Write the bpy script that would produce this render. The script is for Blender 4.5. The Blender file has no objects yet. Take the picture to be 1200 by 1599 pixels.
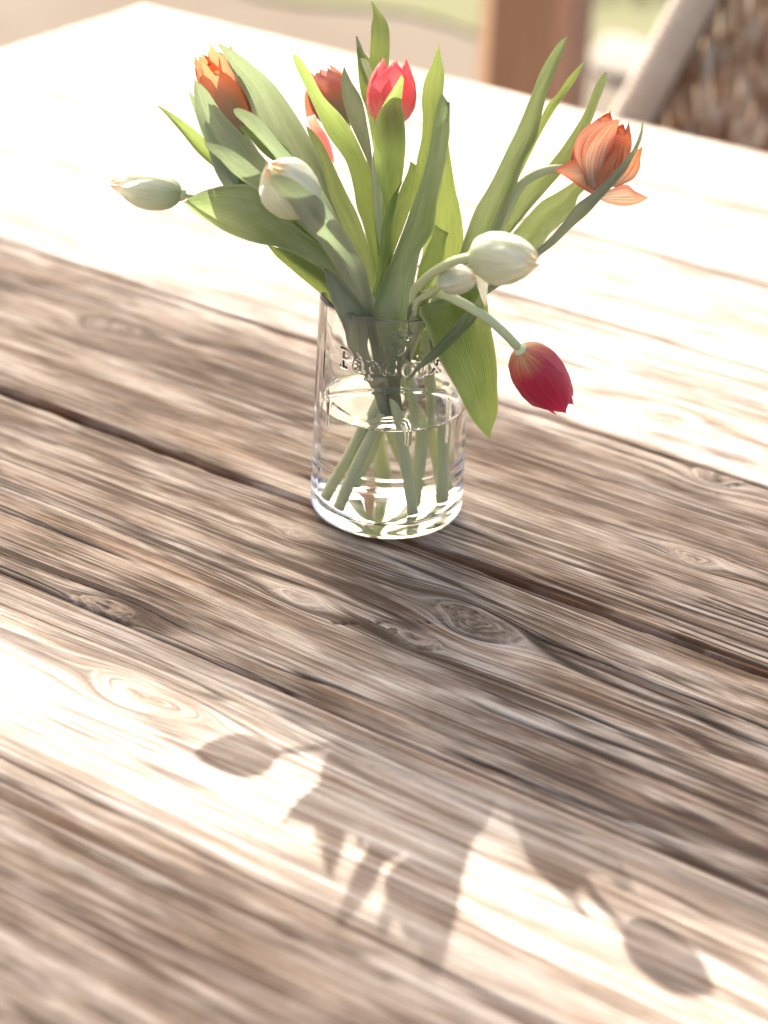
import bpy, math, random
import numpy as np
from mathutils import Vector, Matrix

# ------------------------------------------------------------------ camera, sky, sun, exposure
sc = bpy.context.scene
COL = sc.collection
PITCH, ROLL, FPX, HC = math.radians(29), math.radians(2.7), 3200.0, 0.552
fw = np.array([0, math.cos(PITCH), -math.sin(PITCH)])
U0 = np.array([0, math.sin(PITCH), math.cos(PITCH)])
X0 = np.array([1.0, 0, 0])
cr = math.cos(ROLL) * X0 + math.sin(ROLL) * U0
cu = -math.sin(ROLL) * X0 + math.cos(ROLL) * U0
def ray(px, py): return fw + (px - 600) / FPX * cr - (py - 799.5) / FPX * cu
_d = ray(603, 790)
CAM = -_d * (HC / -_d[2])
def onz(px, py, z=0.0):
    d = ray(px, py); return CAM + d * ((z - CAM[2]) / d[2])
def aty(px, py, y):
    d = ray(px, py); return CAM + d * ((y - CAM[1]) / d[1])
cam_data = bpy.data.cameras.new("camera"); cam = bpy.data.objects.new("camera", cam_data); COL.objects.link(cam)
cam.matrix_world = Matrix(((cr[0], cu[0], -fw[0], CAM[0]), (cr[1], cu[1], -fw[1], CAM[1]), (cr[2], cu[2], -fw[2], CAM[2]), (0, 0, 0, 1)))
cam_data.sensor_fit = 'VERTICAL'; cam_data.sensor_height = 36.0; cam_data.sensor_width = 27.0
cam_data.lens = FPX * 36.0 / 1599.0
cam_data.clip_start = 0.02; cam_data.clip_end = 300
cam_data.dof.use_dof = True; cam_data.dof.focus_distance = 1.055
cam_data.dof.aperture_fstop = 4.8
sc.camera = cam

SUN = np.array([-0.0661, 0.2363, 0.1782]); SUN /= np.linalg.norm(SUN)
world = bpy.data.worlds.new("World"); sc.world = world; world.use_nodes = True
wn = world.node_tree
sky = wn.nodes.new('ShaderNodeTexSky'); sky.sky_type = 'NISHITA'; sky.sun_disc = False
sky.sun_elevation = math.asin(SUN[2]); sky.sun_rotation = math.atan2(SUN[0], SUN[1])
sky.air_density = 0.7; sky.dust_density = 4.0; sky.ozone_density = 0.6
bg = wn.nodes['Background']; bg.inputs['Strength'].default_value = 0.14
tint = wn.nodes.new('ShaderNodeMix'); tint.data_type = 'RGBA'; tint.blend_type = 'MULTIPLY'; tint.inputs[0].default_value = 1
tint.inputs[7].default_value = (1.0, .92, .79, 1)          # the photograph's warm white balance
wn.links.new(sky.outputs[0], tint.inputs[6]); wn.links.new(tint.outputs[2], bg.inputs[0])
sd = bpy.data.lights.new("sun", 'SUN'); sd.energy = 5.0; sd.angle = math.radians(0.5); sd.color = (1.0, 0.97, 0.92)
so = bpy.data.objects.new("sun", sd); COL.objects.link(so)
so.rotation_euler = Vector(SUN).to_track_quat('Z', 'Y').to_euler()
sc.view_settings.view_transform = 'Standard'; sc.view_settings.look = 'None'; sc.view_settings.gamma = 1
sc.view_settings.exposure = 1.78
cy = sc.cycles
cy.max_bounces = 24; cy.transmission_bounces = 20; cy.transparent_max_bounces = 12; cy.diffuse_bounces = 5; cy.glossy_bounces = 6
cy.sample_clamp_indirect = 8.0

# ------------------------------------------------------------------ helpers
rng = random.Random(7)
_T = np.random.RandomState(5).rand(256, 256).astype(np.float64)
def vn(x, y, seed=0):
    x = np.asarray(x, float) + seed * 17.31; y = np.asarray(y, float) + seed * 7.77
    xi = np.floor(x).astype(int); yi = np.floor(y).astype(int)
    fx = x - xi; fy = y - yi
    fx = fx * fx * (3 - 2 * fx); fy = fy * fy * (3 - 2 * fy)
    a = _T[xi & 255, yi & 255]; b = _T[(xi + 1) & 255, yi & 255]
    c = _T[xi & 255, (yi + 1) & 255]; d = _T[(xi + 1) & 255, (yi + 1) & 255]
    return (a * (1 - fx) + b * fx) * (1 - fy) + (c * (1 - fx) + d * fx) * fy
def sstep(a, b, x):
    t = np.clip((x - a) / (b - a), 0, 1); return t * t * (3 - 2 * t)

def link(name, me, mat=None, parent=None):
    o = bpy.data.objects.new(name, me); COL.objects.link(o)
    if mat is not None and me is not None and len(me.materials) == 0:
        me.materials.append(mat)
    if parent is not None: o.parent = parent
    return o
def mesh(name, V, F, smooth=True, uv=None, attrs=None):
    me = bpy.data.meshes.new(name)
    V = np.asarray(V, dtype=np.float32)
    if isinstance(F, np.ndarray):
        n = len(F); k = F.shape[1]
        me.vertices.add(len(V)); me.vertices.foreach_set('co', V.ravel())
        me.loops.add(n * k); me.loops.foreach_set('vertex_index', F.ravel().astype(np.int32))
        me.polygons.add(n); me.polygons.foreach_set('loop_start', np.arange(0, n * k, k, dtype=np.int32))
        me.update(calc_edges=True)
    else:
        me.from_pydata([tuple(map(float, v)) for v in V], [], [tuple(map(int, f)) for f in F])
    me.polygons.foreach_set('use_smooth', [smooth] * len(me.polygons))
    if uv is not None:
        lay = me.uv_layers.new(name='UVMap'); li = np.empty(len(me.loops), dtype=np.int32)
        me.loops.foreach_get('vertex_index', li)
        lay.data.foreach_set('uv', np.asarray(uv, dtype=np.float32)[li].ravel())
    for k_, a in (attrs or {}).items():
        at = me.attributes.new(k_, 'FLOAT', 'POINT'); at.data.foreach_set('value', np.asarray(a, dtype=np.float32).ravel())
    me.validate(); me.update()
    return me
def gridF(nu, nv, wrap=False):
    i, j = np.meshgrid(np.arange(nu - 1), np.arange(nv if wrap else nv - 1), indexing='ij')
    j2 = (j + 1) % nv
    return np.stack([i * nv + j, (i + 1) * nv + j, (i + 1) * nv + j2, i * nv + j2], -1).reshape(-1, 4)
def empty(name, loc, label, cat, group=None):
    o = bpy.data.objects.new(name, None); COL.objects.link(o); o.location = tuple(map(float, loc))
    o.empty_display_size = 0.02
    o['label'] = label; o['category'] = cat
    if group: o['group'] = group
    return o
def tag(o, label=None, cat=None, kind=None, group=None):
    for k_, v_ in (('label', label), ('category', cat), ('kind', kind), ('group', group)):
        if v_: o[k_] = v_
    return o
def cmr(P, n):                                   # Catmull-Rom through rows of P, n samples
    P = np.asarray(P, float); m = len(P)
    seg = np.linalg.norm(np.diff(P, axis=0), axis=1); seg = np.maximum(seg, 1e-6)
    T = np.concatenate([[0], np.cumsum(np.sqrt(seg))]); T /= T[-1]
    t = np.linspace(0, 1, n); out = np.zeros((n, P.shape[1]))
    D = np.zeros_like(P)
    D[1:-1] = (P[2:] - P[:-2]) / (T[2:] - T[:-2])[:, None]
    D[0] = (P[1] - P[0]) / (T[1] - T[0]); D[-1] = (P[-1] - P[-2]) / (T[-1] - T[-2])
    k = np.clip(np.searchsorted(T, t, side='right') - 1, 0, m - 2)
    h = (T[k + 1] - T[k]); s = (t - T[k]) / h
    s = s[:, None]; h = h[:, None]
    return ((2*s**3-3*s**2+1) * P[k] + (s**3-2*s**2+s) * h * D[k] + (-2*s**3+3*s**2) * P[k+1] + (s**3-s**2) * h * D[k+1])
def tube(P, R, sides=10, cap=True):
    P = np.asarray(P, float); n = len(P); R = np.broadcast_to(np.asarray(R, float), (n,))
    Tn = np.gradient(P, axis=0); Tn /= np.linalg.norm(Tn, axis=1)[:, None] + 1e-12
    ref = np.array([0.31, 0.93, 0.17]); V = []; a = np.cross(Tn[0], ref); a /= np.linalg.norm(a)
    for i in range(n):
        a = a - Tn[i] * (a @ Tn[i]); a /= np.linalg.norm(a); b = np.cross(Tn[i], a)
        for j in range(sides):
            th = 2 * math.pi * j / sides
            V.append(P[i] + R[i] * (math.cos(th) * a + math.sin(th) * b))
    F = [tuple(f) for f in gridF(n, sides, True)]
    if cap: F += [tuple(range(sides)), tuple(range((n - 1) * sides, n * sides))[::-1]]
    uv = [(j / sides, i / (n - 1)) for i in range(n) for j in range(sides)]
    return V, F, uv
def box(x0, x1, y0, y1, z0, z1, b=0.0):
    V = [(x, y, z) for x in (x0, x1) for y in (y0, y1) for z in (z0, z1)]
    F = [(0, 1, 3, 2), (4, 6, 7, 5), (0, 4, 5, 1), (2, 3, 7, 6), (0, 2, 6, 4), (1, 5, 7, 3)]
    return V, F
def bevel(o, w, seg=2):
    m = o.modifiers.new('bevel', 'BEVEL'); m.width = w; m.segments = seg; m.limit_method = 'ANGLE'; return o

# ------------------------------------------------------------------ materials
class NT:
    def __init__(s, name):
        s.m = bpy.data.materials.new(name); s.m.use_nodes = True; s.t = s.m.node_tree; s.t.nodes.clear()
        s.out = s.t.nodes.new('ShaderNodeOutputMaterial')
    def n(s, typ, **kw):
        nd = s.t.nodes.new(typ)
        for k, v in kw.items():
            if k.startswith('i_'):
                key = k[2:].replace('_', ' '); nd.inputs[int(key) if key.isdigit() else key].default_value = v
            else: setattr(nd, k, v)
        return nd
    def l(s, a, b): s.t.links.new(a, b)
    def math(s, op, a, b=None, clamp=False):
        nd = s.n('ShaderNodeMath', operation=op, use_clamp=clamp)
        for i, x in enumerate((a, b)):
            if x is None: continue
            if isinstance(x, (int, float)): nd.inputs[i].default_value = x
            else: s.l(x, nd.inputs[i])
        return nd.outputs[0]
    def ramp(s, fac, stops, interp='LINEAR'):
        nd = s.n('ShaderNodeValToRGB'); r = nd.color_ramp; r.interpolation = interp
        while len(r.elements) < len(stops): r.elements.new(0.5)
        for e, (p, c) in zip(r.elements, stops):
            e.position = p; e.color = (*c, 1) if len(c) == 3 else c
        s.l(fac, nd.inputs[0]); return nd.outputs[0]
    def mix(s, fac, a, b, typ='MIX'):
        nd = s.n('ShaderNodeMix', data_type='RGBA', blend_type=typ)
        for i, x in ((0, fac), (6, a), (7, b)):
            if isinstance(x, (int, float)): nd.inputs[i].default_value = x
            elif isinstance(x, tuple): nd.inputs[i].default_value = (*x, 1)
            else: s.l(x, nd.inputs[i])
        return nd.outputs[2]
    def comb(s, x, y, z=0.0):
        nd = s.n('ShaderNodeCombineXYZ')
        for i, v in enumerate((x, y, z)):
            if isinstance(v, (int, float)): nd.inputs[i].default_value = v
            else: s.l(v, nd.inputs[i])
        return nd.outputs[0]
    def noise(s, vec, scale=5.0, detail=2.0, rough=0.5):
        nd = s.n('ShaderNodeTexNoise'); nd.inputs['Scale'].default_value = scale
        nd.inputs['Detail'].default_value = detail; nd.inputs['Roughness'].default_value = rough
        if vec is not None: s.l(vec, nd.inputs['Vector'])
        return nd.outputs[0]
    def attr(s, name): return s.n('ShaderNodeAttribute', attribute_name=name).outputs['Fac']
    def uv(s):
        nd = s.n('ShaderNodeUVMap'); sp = s.n('ShaderNodeSeparateXYZ'); s.l(nd.outputs[0], sp.inputs[0])
        return sp.outputs[0], sp.outputs[1]

def wood_material():
    w = NT('weathered_table_wood')
    S = w.attr('grain'); U, V = w.uv(); seed = w.attr('seed'); gr = w.attr('groove'); ck = w.attr('crack_gap_shade')
    dirt_sunwash = w.attr('dirt_sunwash'); kn = w.attr('knot'); ed = w.attr('edge')
    fine = w.noise(w.comb(w.math('MULTIPLY', S, 1300), w.math('MULTIPLY', U, 26), seed), 1, 3, .6)
    med = w.noise(w.comb(w.math('MULTIPLY', S, 460), w.math('MULTIPLY', U, 7), seed), 1, 3, .6)
    low = w.noise(w.comb(w.math('MULTIPLY', S, 55), w.math('MULTIPLY', U, 9), seed), 1, 3, .6)
    blot = w.noise(w.comb(w.math('MULTIPLY', V, 34), w.math('MULTIPLY', U, 13), seed), 1, 4, .62)
    speck = w.noise(w.comb(w.math('MULTIPLY', V, 900), w.math('MULTIPLY', U, 380), seed), 1, 2, .6)
    f = w.math('ADD', w.math('MULTIPLY', fine, .30), w.math('ADD', w.math('MULTIPLY', med, .46), w.math('MULTIPLY', low, .24)))
    base = w.ramp(f, [(0.33, (.075, .040, .022)), (0.43, (.25, .175, .12)), (0.51, (.45, .365, .285)), (0.62, (.70, .63, .555))])
    grey = w.ramp(blot, [(0.40, (0, 0, 0)), (0.66, (1, 1, 1))])
    greyc = w.ramp(f, [(0.33, (.13, .09, .062)), (0.44, (.40, .33, .265)), (0.58, (.72, .665, .59))])
    c = w.mix(w.math('MULTIPLY', grey, .6), base, greyc)
    warm = w.ramp(w.noise(w.comb(w.math('MULTIPLY', S, 60), w.math('MULTIPLY', U, 3.1), w.math('ADD', seed, 9.)), 1, 2), [(0.52, (0, 0, 0)), (0.74, (1, 1, 1))])
    c = w.mix(w.math('MULTIPLY', warm, .5), c, (.30, .155, .075), 'MIX')
    stain = w.ramp(w.noise(w.comb(w.math('MULTIPLY', S, 42), w.math('MULTIPLY', U, 10), w.math('ADD', seed, 4.)), 1, 5, .7), [(0.49, (0, 0, 0)), (0.62, (1, 1, 1))])
    c = w.mix(w.math('MULTIPLY', w.math('MULTIPLY', stain, w.ramp(med, [(.36, (1, 1, 1)), (.62, (.35, .35, .35))])), w.math('MULTIPLY', dirt_sunwash, .72)), c, (.085, .042, .020))
    def lines(fs, fu, off, w0, w1):
        nn = w.noise(w.comb(w.math('MULTIPLY', S, fs), w.math('MULTIPLY', U, fu), w.math('ADD', seed, off)), 1, 1.5, .55)
        return w.ramp(w.math('ABSOLUTE', w.math('SUBTRACT', nn, .5)), [(w0, (1, 1, 1)), (w1, (0, 0, 0))])
    msk = w.ramp(w.noise(w.comb(w.math('MULTIPLY', S, 70), w.math('MULTIPLY', U, 11), w.math('ADD', seed, 30)), 1, 3, .6), [(.41, (.06, .06, .06)), (.58, (1, 1, 1))])
    ln = w.math('MAXIMUM', w.math('MAXIMUM', lines(340, 4.0, 11., .04, .09), lines(215, 2.6, 41., .03, .07)), w.math('MULTIPLY', lines(520, 10, 21., .05, .12), .45))
    ln = w.math('MULTIPLY', ln, msk)
    c = w.mix(w.math('MULTIPLY', ln, w.math('ADD', w.math('MULTIPLY', dirt_sunwash, .66), .20)), c, (.060, .029, .014))
    c = w.mix(w.math('MULTIPLY', gr, .90), c, (.036, .017, .010))
    c = w.mix(w.math('MULTIPLY', kn, .6), c, w.ramp(w.noise(w.comb(w.math('MULTIPLY', V, 420), w.math('MULTIPLY', U, 160), seed), 1, 4, .65), [(0.38, (.05, .03, .02)), (.62, (.34, .255, .19))]))
    c = w.mix(w.math('MULTIPLY', ed, .85), c, w.mix(low, (.05, .022, .010), (.30, .125, .042)))
    c = w.mix(ck, c, (.018, .009, .005))
    c = w.mix(w.math('MULTIPLY', w.ramp(speck, [(0.60, (0, 0, 0)), (.72, (1, 1, 1))]), .35), c, (.09, .06, .045))
    p = w.n('ShaderNodeBsdfPrincipled'); w.l(c, p.inputs['Base Color'])
    w.l(w.math('ADD', .60, w.math('MULTIPLY', med, .25)), p.inputs['Roughness'])
    p.inputs['Specular IOR Level'].default_value = .22
    hgt0 = None
    hgt = w.math('ADD', w.math('MULTIPLY', fine, .5), w.math('ADD', w.math('MULTIPLY', med, .8), w.math('SUBTRACT', w.math('MULTIPLY', speck, .12), w.math('MULTIPLY', ln, .9))))
    b = w.n('ShaderNodeBump'); b.inputs['Strength'].default_value = .55; b.inputs['Distance'].default_value = .0009
    w.l(hgt, b.inputs['Height']); w.l(b.outputs[0], p.inputs['Normal']); w.l(p.outputs[0], w.out.inputs[0])
    return w.m
M_WOOD = wood_material()

def plain(name, color, rough=.6, var=.15, scale=12, stretch=(1, 1, 1), color2=None, bump=.2, spec=.4, detail=4):
    w = NT(name); tc = w.n('ShaderNodeTexCoord'); mp = w.n('ShaderNodeMapping'); mp.inputs['Scale'].default_value = stretch
    w.l(tc.outputs['Object'], mp.inputs[0]); nz = w.noise(mp.outputs[0], scale, detail, .6)
    c2 = color2 or tuple(min(1, x * (1 - var * 2)) for x in color)
    col = w.ramp(nz, [(0.32, c2), (0.66, color)])
    p = w.n('ShaderNodeBsdfPrincipled'); w.l(col, p.inputs['Base Color']); p.inputs['Roughness'].default_value = rough
    p.inputs['Specular IOR Level'].default_value = spec
    b = w.n('ShaderNodeBump'); b.inputs['Strength'].default_value = bump; b.inputs['Distance'].default_value = .004
    w.l(nz, b.inputs['Height']); w.l(b.outputs[0], p.inputs['Normal']); w.l(p.outputs[0], w.out.inputs[0])
    return w.m

def leaf_material(name, c_dark, c_light, c_trans, bloom, tfac=.5):
    w = NT(name); X, Y = w.uv()
    oi = w.n('ShaderNodeObjectInfo')
    vein = w.noise(w.comb(w.math('MULTIPLY', X, 42), w.math('MULTIPLY', Y, 1.6), w.math('MULTIPLY', oi.outputs['Random'], 20)), 1, 3, .6)
    blot = w.noise(w.comb(w.math('MULTIPLY', X, 2.2), w.math('MULTIPLY', Y, 4), w.math('MULTIPLY', oi.outputs['Random'], 33)), 1, 3, .6)
    c = w.mix(vein, c_dark, c_light)
    c = w.mix(w.ramp(blot, [(0.35, (0, 0, 0)), (.7, (1, 1, 1))]), c, bloom)
    e = w.math('ABSOLUTE', w.math('SUBTRACT', w.math('MULTIPLY', X, 2), 1))
    c = w.mix(w.ramp(e, [(0.90, (0, 0, 0)), (.97, (.85, .85, .85))]), c, (.50, .53, .34))
    vein2 = w.ramp(w.noise(w.comb(w.math('MULTIPLY', X, 95), w.math('MULTIPLY', Y, 1.2), w.math('MULTIPLY', oi.outputs['Random'], 9)), 1, 2, .6), [(.38, (0, 0, 0)), (.62, (1, 1, 1))])
    vein = w.math('ADD', w.math('MULTIPLY', vein, .45), w.math('MULTIPLY', w.math('ADD', vein2, blot), .28))
    tipm = w.ramp(Y, [(.955, (0, 0, 0)), (.995, (1, 1, 1))]); c = w.mix(w.math('MULTIPLY', tipm, .5), c, (.26, .17, .08))
    tr = w.mix(vein, tuple(x * .55 for x in c_trans), c_trans)
    p = w.n('ShaderNodeBsdfPrincipled'); w.l(c, p.inputs['Base Color']); p.inputs['Roughness'].default_value = .38
    p.inputs['Specular IOR Level'].default_value = .4
    t = w.n('ShaderNodeBsdfTranslucent'); w.l(tr, t.inputs[0])
    b = w.n('ShaderNodeBump'); b.inputs['Strength'].default_value = .8; b.inputs['Distance'].default_value = .0010
    w.l(vein, b.inputs['Height']); w.l(b.outputs[0], p.inputs['Normal']); w.l(b.outputs[0], t.inputs['Normal'])
    mx = w.n('ShaderNodeMixShader'); mx.inputs[0].default_value = tfac
    w.l(p.outputs[0], mx.inputs[1]); w.l(t.outputs[0], mx.inputs[2]); w.l(mx.outputs[0], w.out.inputs[0])
    return w.m
M_LEAF = leaf_material('tulip_leaf', (.060, .105, .038), (.25, .30, .15), (.43, .56, .19), (.39, .41, .31), .44)
M_LEAF2 = leaf_material('tulip_leaf_fresh', (.035, .090, .018), (.18, .275, .085), (.52, .68, .18), (.30, .36, .18), .49)
M_LEAFD = leaf_material('tulip_leaf_bloomed', (.15, .185, .11), (.38, .39, .29), (.40, .50, .24), (.48, .475, .41), .38)

def stem_material(name, c1, c2):
    w = NT(name); X, Y = w.uv()
    st = w.noise(w.comb(w.math('MULTIPLY', X, 9), w.math('MULTIPLY', Y, 3)), 1, 3)
    c = w.mix(w.math('POWER', Y, 1.2), c1, c2); c = w.mix(w.math('MULTIPLY', st, .35), c, (.34, .36, .16))
    p = w.n('ShaderNodeBsdfPrincipled'); w.l(c, p.inputs['Base Color']); p.inputs['Roughness'].default_value = .4
    p.inputs['Subsurface Weight'].default_value = .35; p.inputs['Subsurface Radius'].default_value = (.006, .008, .002)
    p.inputs['Subsurface Scale'].default_value = .4
    w.l(p.outputs[0], w.out.inputs[0]); return w.m
M_STEM = stem_material('tulip_stem', (.80, .83, .52), (.52, .56, .32))

def petal_material(name, stops, edge, edge_amt, streak, streak_amt, trans_gain=1.25, tfac=.45, rough=.42):
    w = NT(name); X, Y = w.uv(); oi = w.n('ShaderNodeObjectInfo')
    st = w.noise(w.comb(w.math('MULTIPLY', X, 20), w.math('MULTIPLY', Y, 1.3), w.math('MULTIPLY', oi.outputs['Random'], 40)), 1, 4, .6)
    yy = w.math('ADD', Y, w.math('MULTIPLY', w.math('SUBTRACT', st, .5), .28))
    c = w.ramp(yy, stops)
    c = w.mix(w.math('MULTIPLY', w.ramp(st, [(0.45, (0, 0, 0)), (.68, (1, 1, 1))]), streak_amt), c, streak)
    e = w.math('ABSOLUTE', w.math('SUBTRACT', w.math('MULTIPLY', X, 2), 1))
    c = w.mix(w.math('MULTIPLY', w.ramp(e, [(0.55, (0, 0, 0)), (1., (1, 1, 1))]), edge_amt), c, edge)
    p = w.n('ShaderNodeBsdfPrincipled'); w.l(c, p.inputs['Base Color']); p.inputs['Roughness'].default_value = rough
    p.inputs['Sheen Weight'].default_value = .0
    t = w.n('ShaderNodeBsdfTranslucent'); w.l(w.mix(1.0, c, (trans_gain,) * 3, 'MULTIPLY'), t.inputs[0])
    b = w.n('ShaderNodeBump'); b.inputs['Strength'].default_value = .3; b.inputs['Distance'].default_value = .0006
    w.l(st, b.inputs['Height']); w.l(b.outputs[0], p.inputs['Normal'])
    mx = w.n('ShaderNodeMixShader'); mx.inputs[0].default_value = tfac
    w.l(p.outputs[0], mx.inputs[1]); w.l(t.outputs[0], mx.inputs[2]); w.l(mx.outputs[0], w.out.inputs[0])
    return w.m
M_WHITE = petal_material('petal_white', [(0, (.50, .55, .36)), (.25, (.66, .67, .54)), (.8, (.74, .72, .62)), (.93, (.78, .50, .28)), (1, (.75, .30, .12))],
                         (.86, .84, .76), .7, (.42, .48, .26), .55)
M_WHITE2 = petal_material('petal_ivory', [(0, (.52, .56, .36)), (.3, (.66, .66, .52)), (.86, (.76, .73, .62)), (1, (.78, .42, .18))],
                          (.86, .83, .74), .7, (.46, .50, .28), .5)
M_PINK = petal_material('petal_pink', [(0, (.78, .70, .52)), (.16, (.80, .48, .36)), (.38, (.76, .17, .15)), (.9, (.78, .14, .15)), (1, (.84, .32, .30))],
                        (.88, .34, .34), .55, (.78, .16, .16), .4, 1.3)
M_RED = petal_material('petal_crimson', [(0, (.80, .55, .26)), (.09, (.66, .22, .11)), (.20, (.60, .035, .09)), (1, (.62, .02, .13))],
                       (.74, .20, .22), .75, (.66, .15, .14), .4, 1.25)
M_ORANGE = petal_material('petal_orange', [(0, (.42, .40, .26)), (.25, (.42, .30, .20)), (.5, (.60, .31, .16)), (.85, (.78, .30, .12)), (1, (.84, .34, .14))],
                          (.86, .22, .06), .8, (.50, .34, .22), .5, 1.0, .34)
M_PARROT = petal_material('petal_parrot', [(0, (.50, .48, .36)), (.25, (.66, .50, .33)), (.6, (.80, .46, .24)), (1, (.80, .26, .11))],
                          (.80, .20, .10), .7, (.66, .085, .025), .95, 1.0)
M_PARROT2 = petal_material('petal_parrot_pale', [(0, (.55, .54, .42)), (.5, (.74, .42, .26)), (1, (.80, .20, .09))],
                           (.80, .15, .07), .95, (.80, .66, .50), .6, 1.0)
M_PARROT3 = petal_material('petal_parrot_cream', [(0, (.60, .58, .46)), (.4, (.80, .62, .44)), (1, (.84, .42, .24))],
                           (.82, .18, .08), .7, (.68, .10, .03), .9, 1.0)
M_BACKRED = petal_material('petal_dusky_red', [(0, (.40, .42, .26)), (.3, (.48, .36, .22)), (.6, (.70, .28, .15)), (1, (.76, .34, .28))],
                           (.72, .20, .14), .6, (.55, .22, .10), .5, 1.2)

def glass_material(name, ior, col=(1, 1, 1), rough=0.0):
    w = NT(name); g = w.n('ShaderNodeBsdfGlass'); g.inputs['IOR'].default_value = ior; g.inputs['Roughness'].default_value = rough
    g.inputs['Color'].default_value = (*col, 1); w.l(g.outputs[0], w.out.inputs[0]); return w.m
M_GLASS = glass_material('clear_glass', 1.5, (.992, .998, .993))
M_INTER = glass_material('wet_glass_wall', 1.5 / 1.333, (.998, 1, .998))
M_RIM = glass_material('ground_glass_rim', 1.5, (.97, .98, .97), .35)
M_WATER = glass_material('clear_water', 1.333, (1, 1, 1))

# ------------------------------------------------------------------ ground and lawn
M_GROUND = plain('sunlit_patio_ground', (.168, .145, .118), 1.0, scale=1.6, spec=.0, color2=(.150, .122, .095), bump=.4)
g = link('ground', mesh('ground', [(-80, -40, -.75), (80, -40, -.75), (80, 120, -.75), (-80, 120, -.75)], [(0, 1, 2, 3)], False), M_GROUND)
tag(g, kind='structure')
M_LAWN = plain('lawn_grass', (.17, .165, .10), 1.0, scale=9, spec=.0, color2=(.14, .14, .08), bump=.8)
cxl, cyl = 0.65, 5.15; Vl = [(cxl, cyl, -.742)]; nl = 90
for i in range(nl):
    a = 2 * math.pi * i / nl
    rr = 1 + .10 * math.sin(3 * a + 1) + .06 * math.sin(7 * a) + .03 * math.sin(17 * a)
    Vl.append((cxl + 1.7 * rr * math.cos(a), cyl + 1.5 * rr * math.sin(a), -.742))
lawn = link('lawn', mesh('lawn', Vl, [(0, 1 + i, 1 + (i + 1) % nl) for i in range(nl)], False), M_LAWN); tag(lawn, kind='structure')
rs = np.random.RandomState(3); GV, GF = [], []
M_BLADE = plain('grass_blades', (.19, .195, .11), .9, scale=3, spec=.0, color2=(.15, .16, .085))
for i in range(9000):
    a = rs.rand() * 6.283; q = math.sqrt(rs.rand()) * .9
    x = cxl + 1.6 * q * math.cos(a); y = cyl + 1.42 * q * math.sin(a); h = .03 + .04 * rs.rand(); th = rs.rand() * 6.28
    dx, dy = .004 * math.cos(th), .004 * math.sin(th); lx, ly = (rs.rand(2) - .5) * .04
    b0 = len(GV); GV += [(x - dx, y - dy, -.742), (x + dx, y + dy, -.742), (x + lx, y + ly, -.742 + h)]; GF.append((b0, b0 + 1, b0 + 2))
gb = link('grass', mesh('grass', GV, GF, False), M_BLADE); tag(gb, 'pale green mown grass beyond the wooden post', 'grass', 'stuff')
# pale boulder on the lawn edge
def boulder():
    nu, nv = 18, 28; V = []
    for i in range(nu):
        ph = math.pi * i / (nu - 1)
        for j in range(nv):
            th = 2 * math.pi * j / nv
            d = np.array([math.sin(ph) * math.cos(th), math.sin(ph) * math.sin(th), math.cos(ph)])
            r = 1 + .10 * math.sin(3 * d[0] + 2 * d[1] + 1) + .07 * math.sin(5 * d[2] + 3 * d[0]) + .03 * math.sin(11 * d[1] + 4)
            V.append((d[0] * .095 * r, d[1] * .17 * r, d[2] * .02 * r))
    return mesh('boulder', V, [tuple(f) for f in gridF(nu, nv, True)])
bl = link('flat_stone', boulder(), plain('pale_stone', (.27, .24, .205), .95, spec=.05, scale=9, color2=(.22, .195, .165)))
bl.location = tuple(onz(985, 95, -.735))
tag(bl, 'pale flat stone lying on the ground between post and chair', 'stone')

# ------------------------------------------------------------------ pergola (its boards shade the table)
e1 = np.array([.84191, -.53961, 0.]); e2 = np.array([.53961, .84191, 0.]); ez = np.array([0, 0, 1.])
def TW(u, v, z): return e1 * u + e2 * v + ez * z
RT = Matrix(((e1[0], e2[0], 0, 0), (e1[1], e2[1], 0, 0), (0, 0, 1, 0), (0, 0, 0, 1)))
ZB = 3.2; shift = SUN * (ZB / SUN[2]); su, sv = shift @ e1, shift @ e2
M_POST = plain('oiled_brown_timber', (.50, .28, .15), .55, scale=7, stretch=(6, 6, .6), color2=(.36, .20, .11), bump=.3)
M_BRACE = plain('greyed_brown_timber', (.46, .34, .28), .7, scale=7, stretch=(6, 6, .6), color2=(.37, .27, .22), bump=.3)
M_BOARD = plain('grey_roof_board', (.30, .23, .17), .8, scale=5, stretch=(.6, 6, 6), color2=(.17, .125, .09), bump=.4)
pp = aty(805, 100, 1.95)
perg = empty('pergola', (pp[0], pp[1], -.75), 'open wooden pergola whose oiled orange brown post stands beyond the table', 'pergola')
perg_inv = Matrix.Translation((-pp[0], -pp[1], .75))
def pchild(name, V, F, mat, M, b=.004):
    o = link(name, mesh(name, V, F, False), mat, perg); o.matrix_local = perg_inv @ M; bevel(o, b); return o
pchild('post', *box(-.048, .048, -.048, .048, -.75, ZB - .05), M_POST, Matrix.Translation((pp[0], pp[1], 0)) @ Matrix.Rotation(math.radians(8), 4, 'Z'))
pb = aty(882, 100, 2.06)
pchild('brace', *box(-.036, .036, -.025, .025, -.75, ZB - .05), M_BRACE, Matrix.Translation((pb[0], pb[1], 0)) @ Matrix.Rotation(math.radians(-6), 4, 'Z'))
pchild('beam', *box(-.05, .05, -1.0, 1.6, ZB - .14, ZB - .002), M_POST, Matrix.Translation((pp[0], pp[1], 0)) @ RT)
for (v0, v1) in ((-.193, .157), (-.66, -.284)):
    pchild('roof_board', *box(su - 1.6, su + 1.5, sv + v0, sv + v1, ZB, ZB + .03), M_BOARD, RT)

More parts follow.
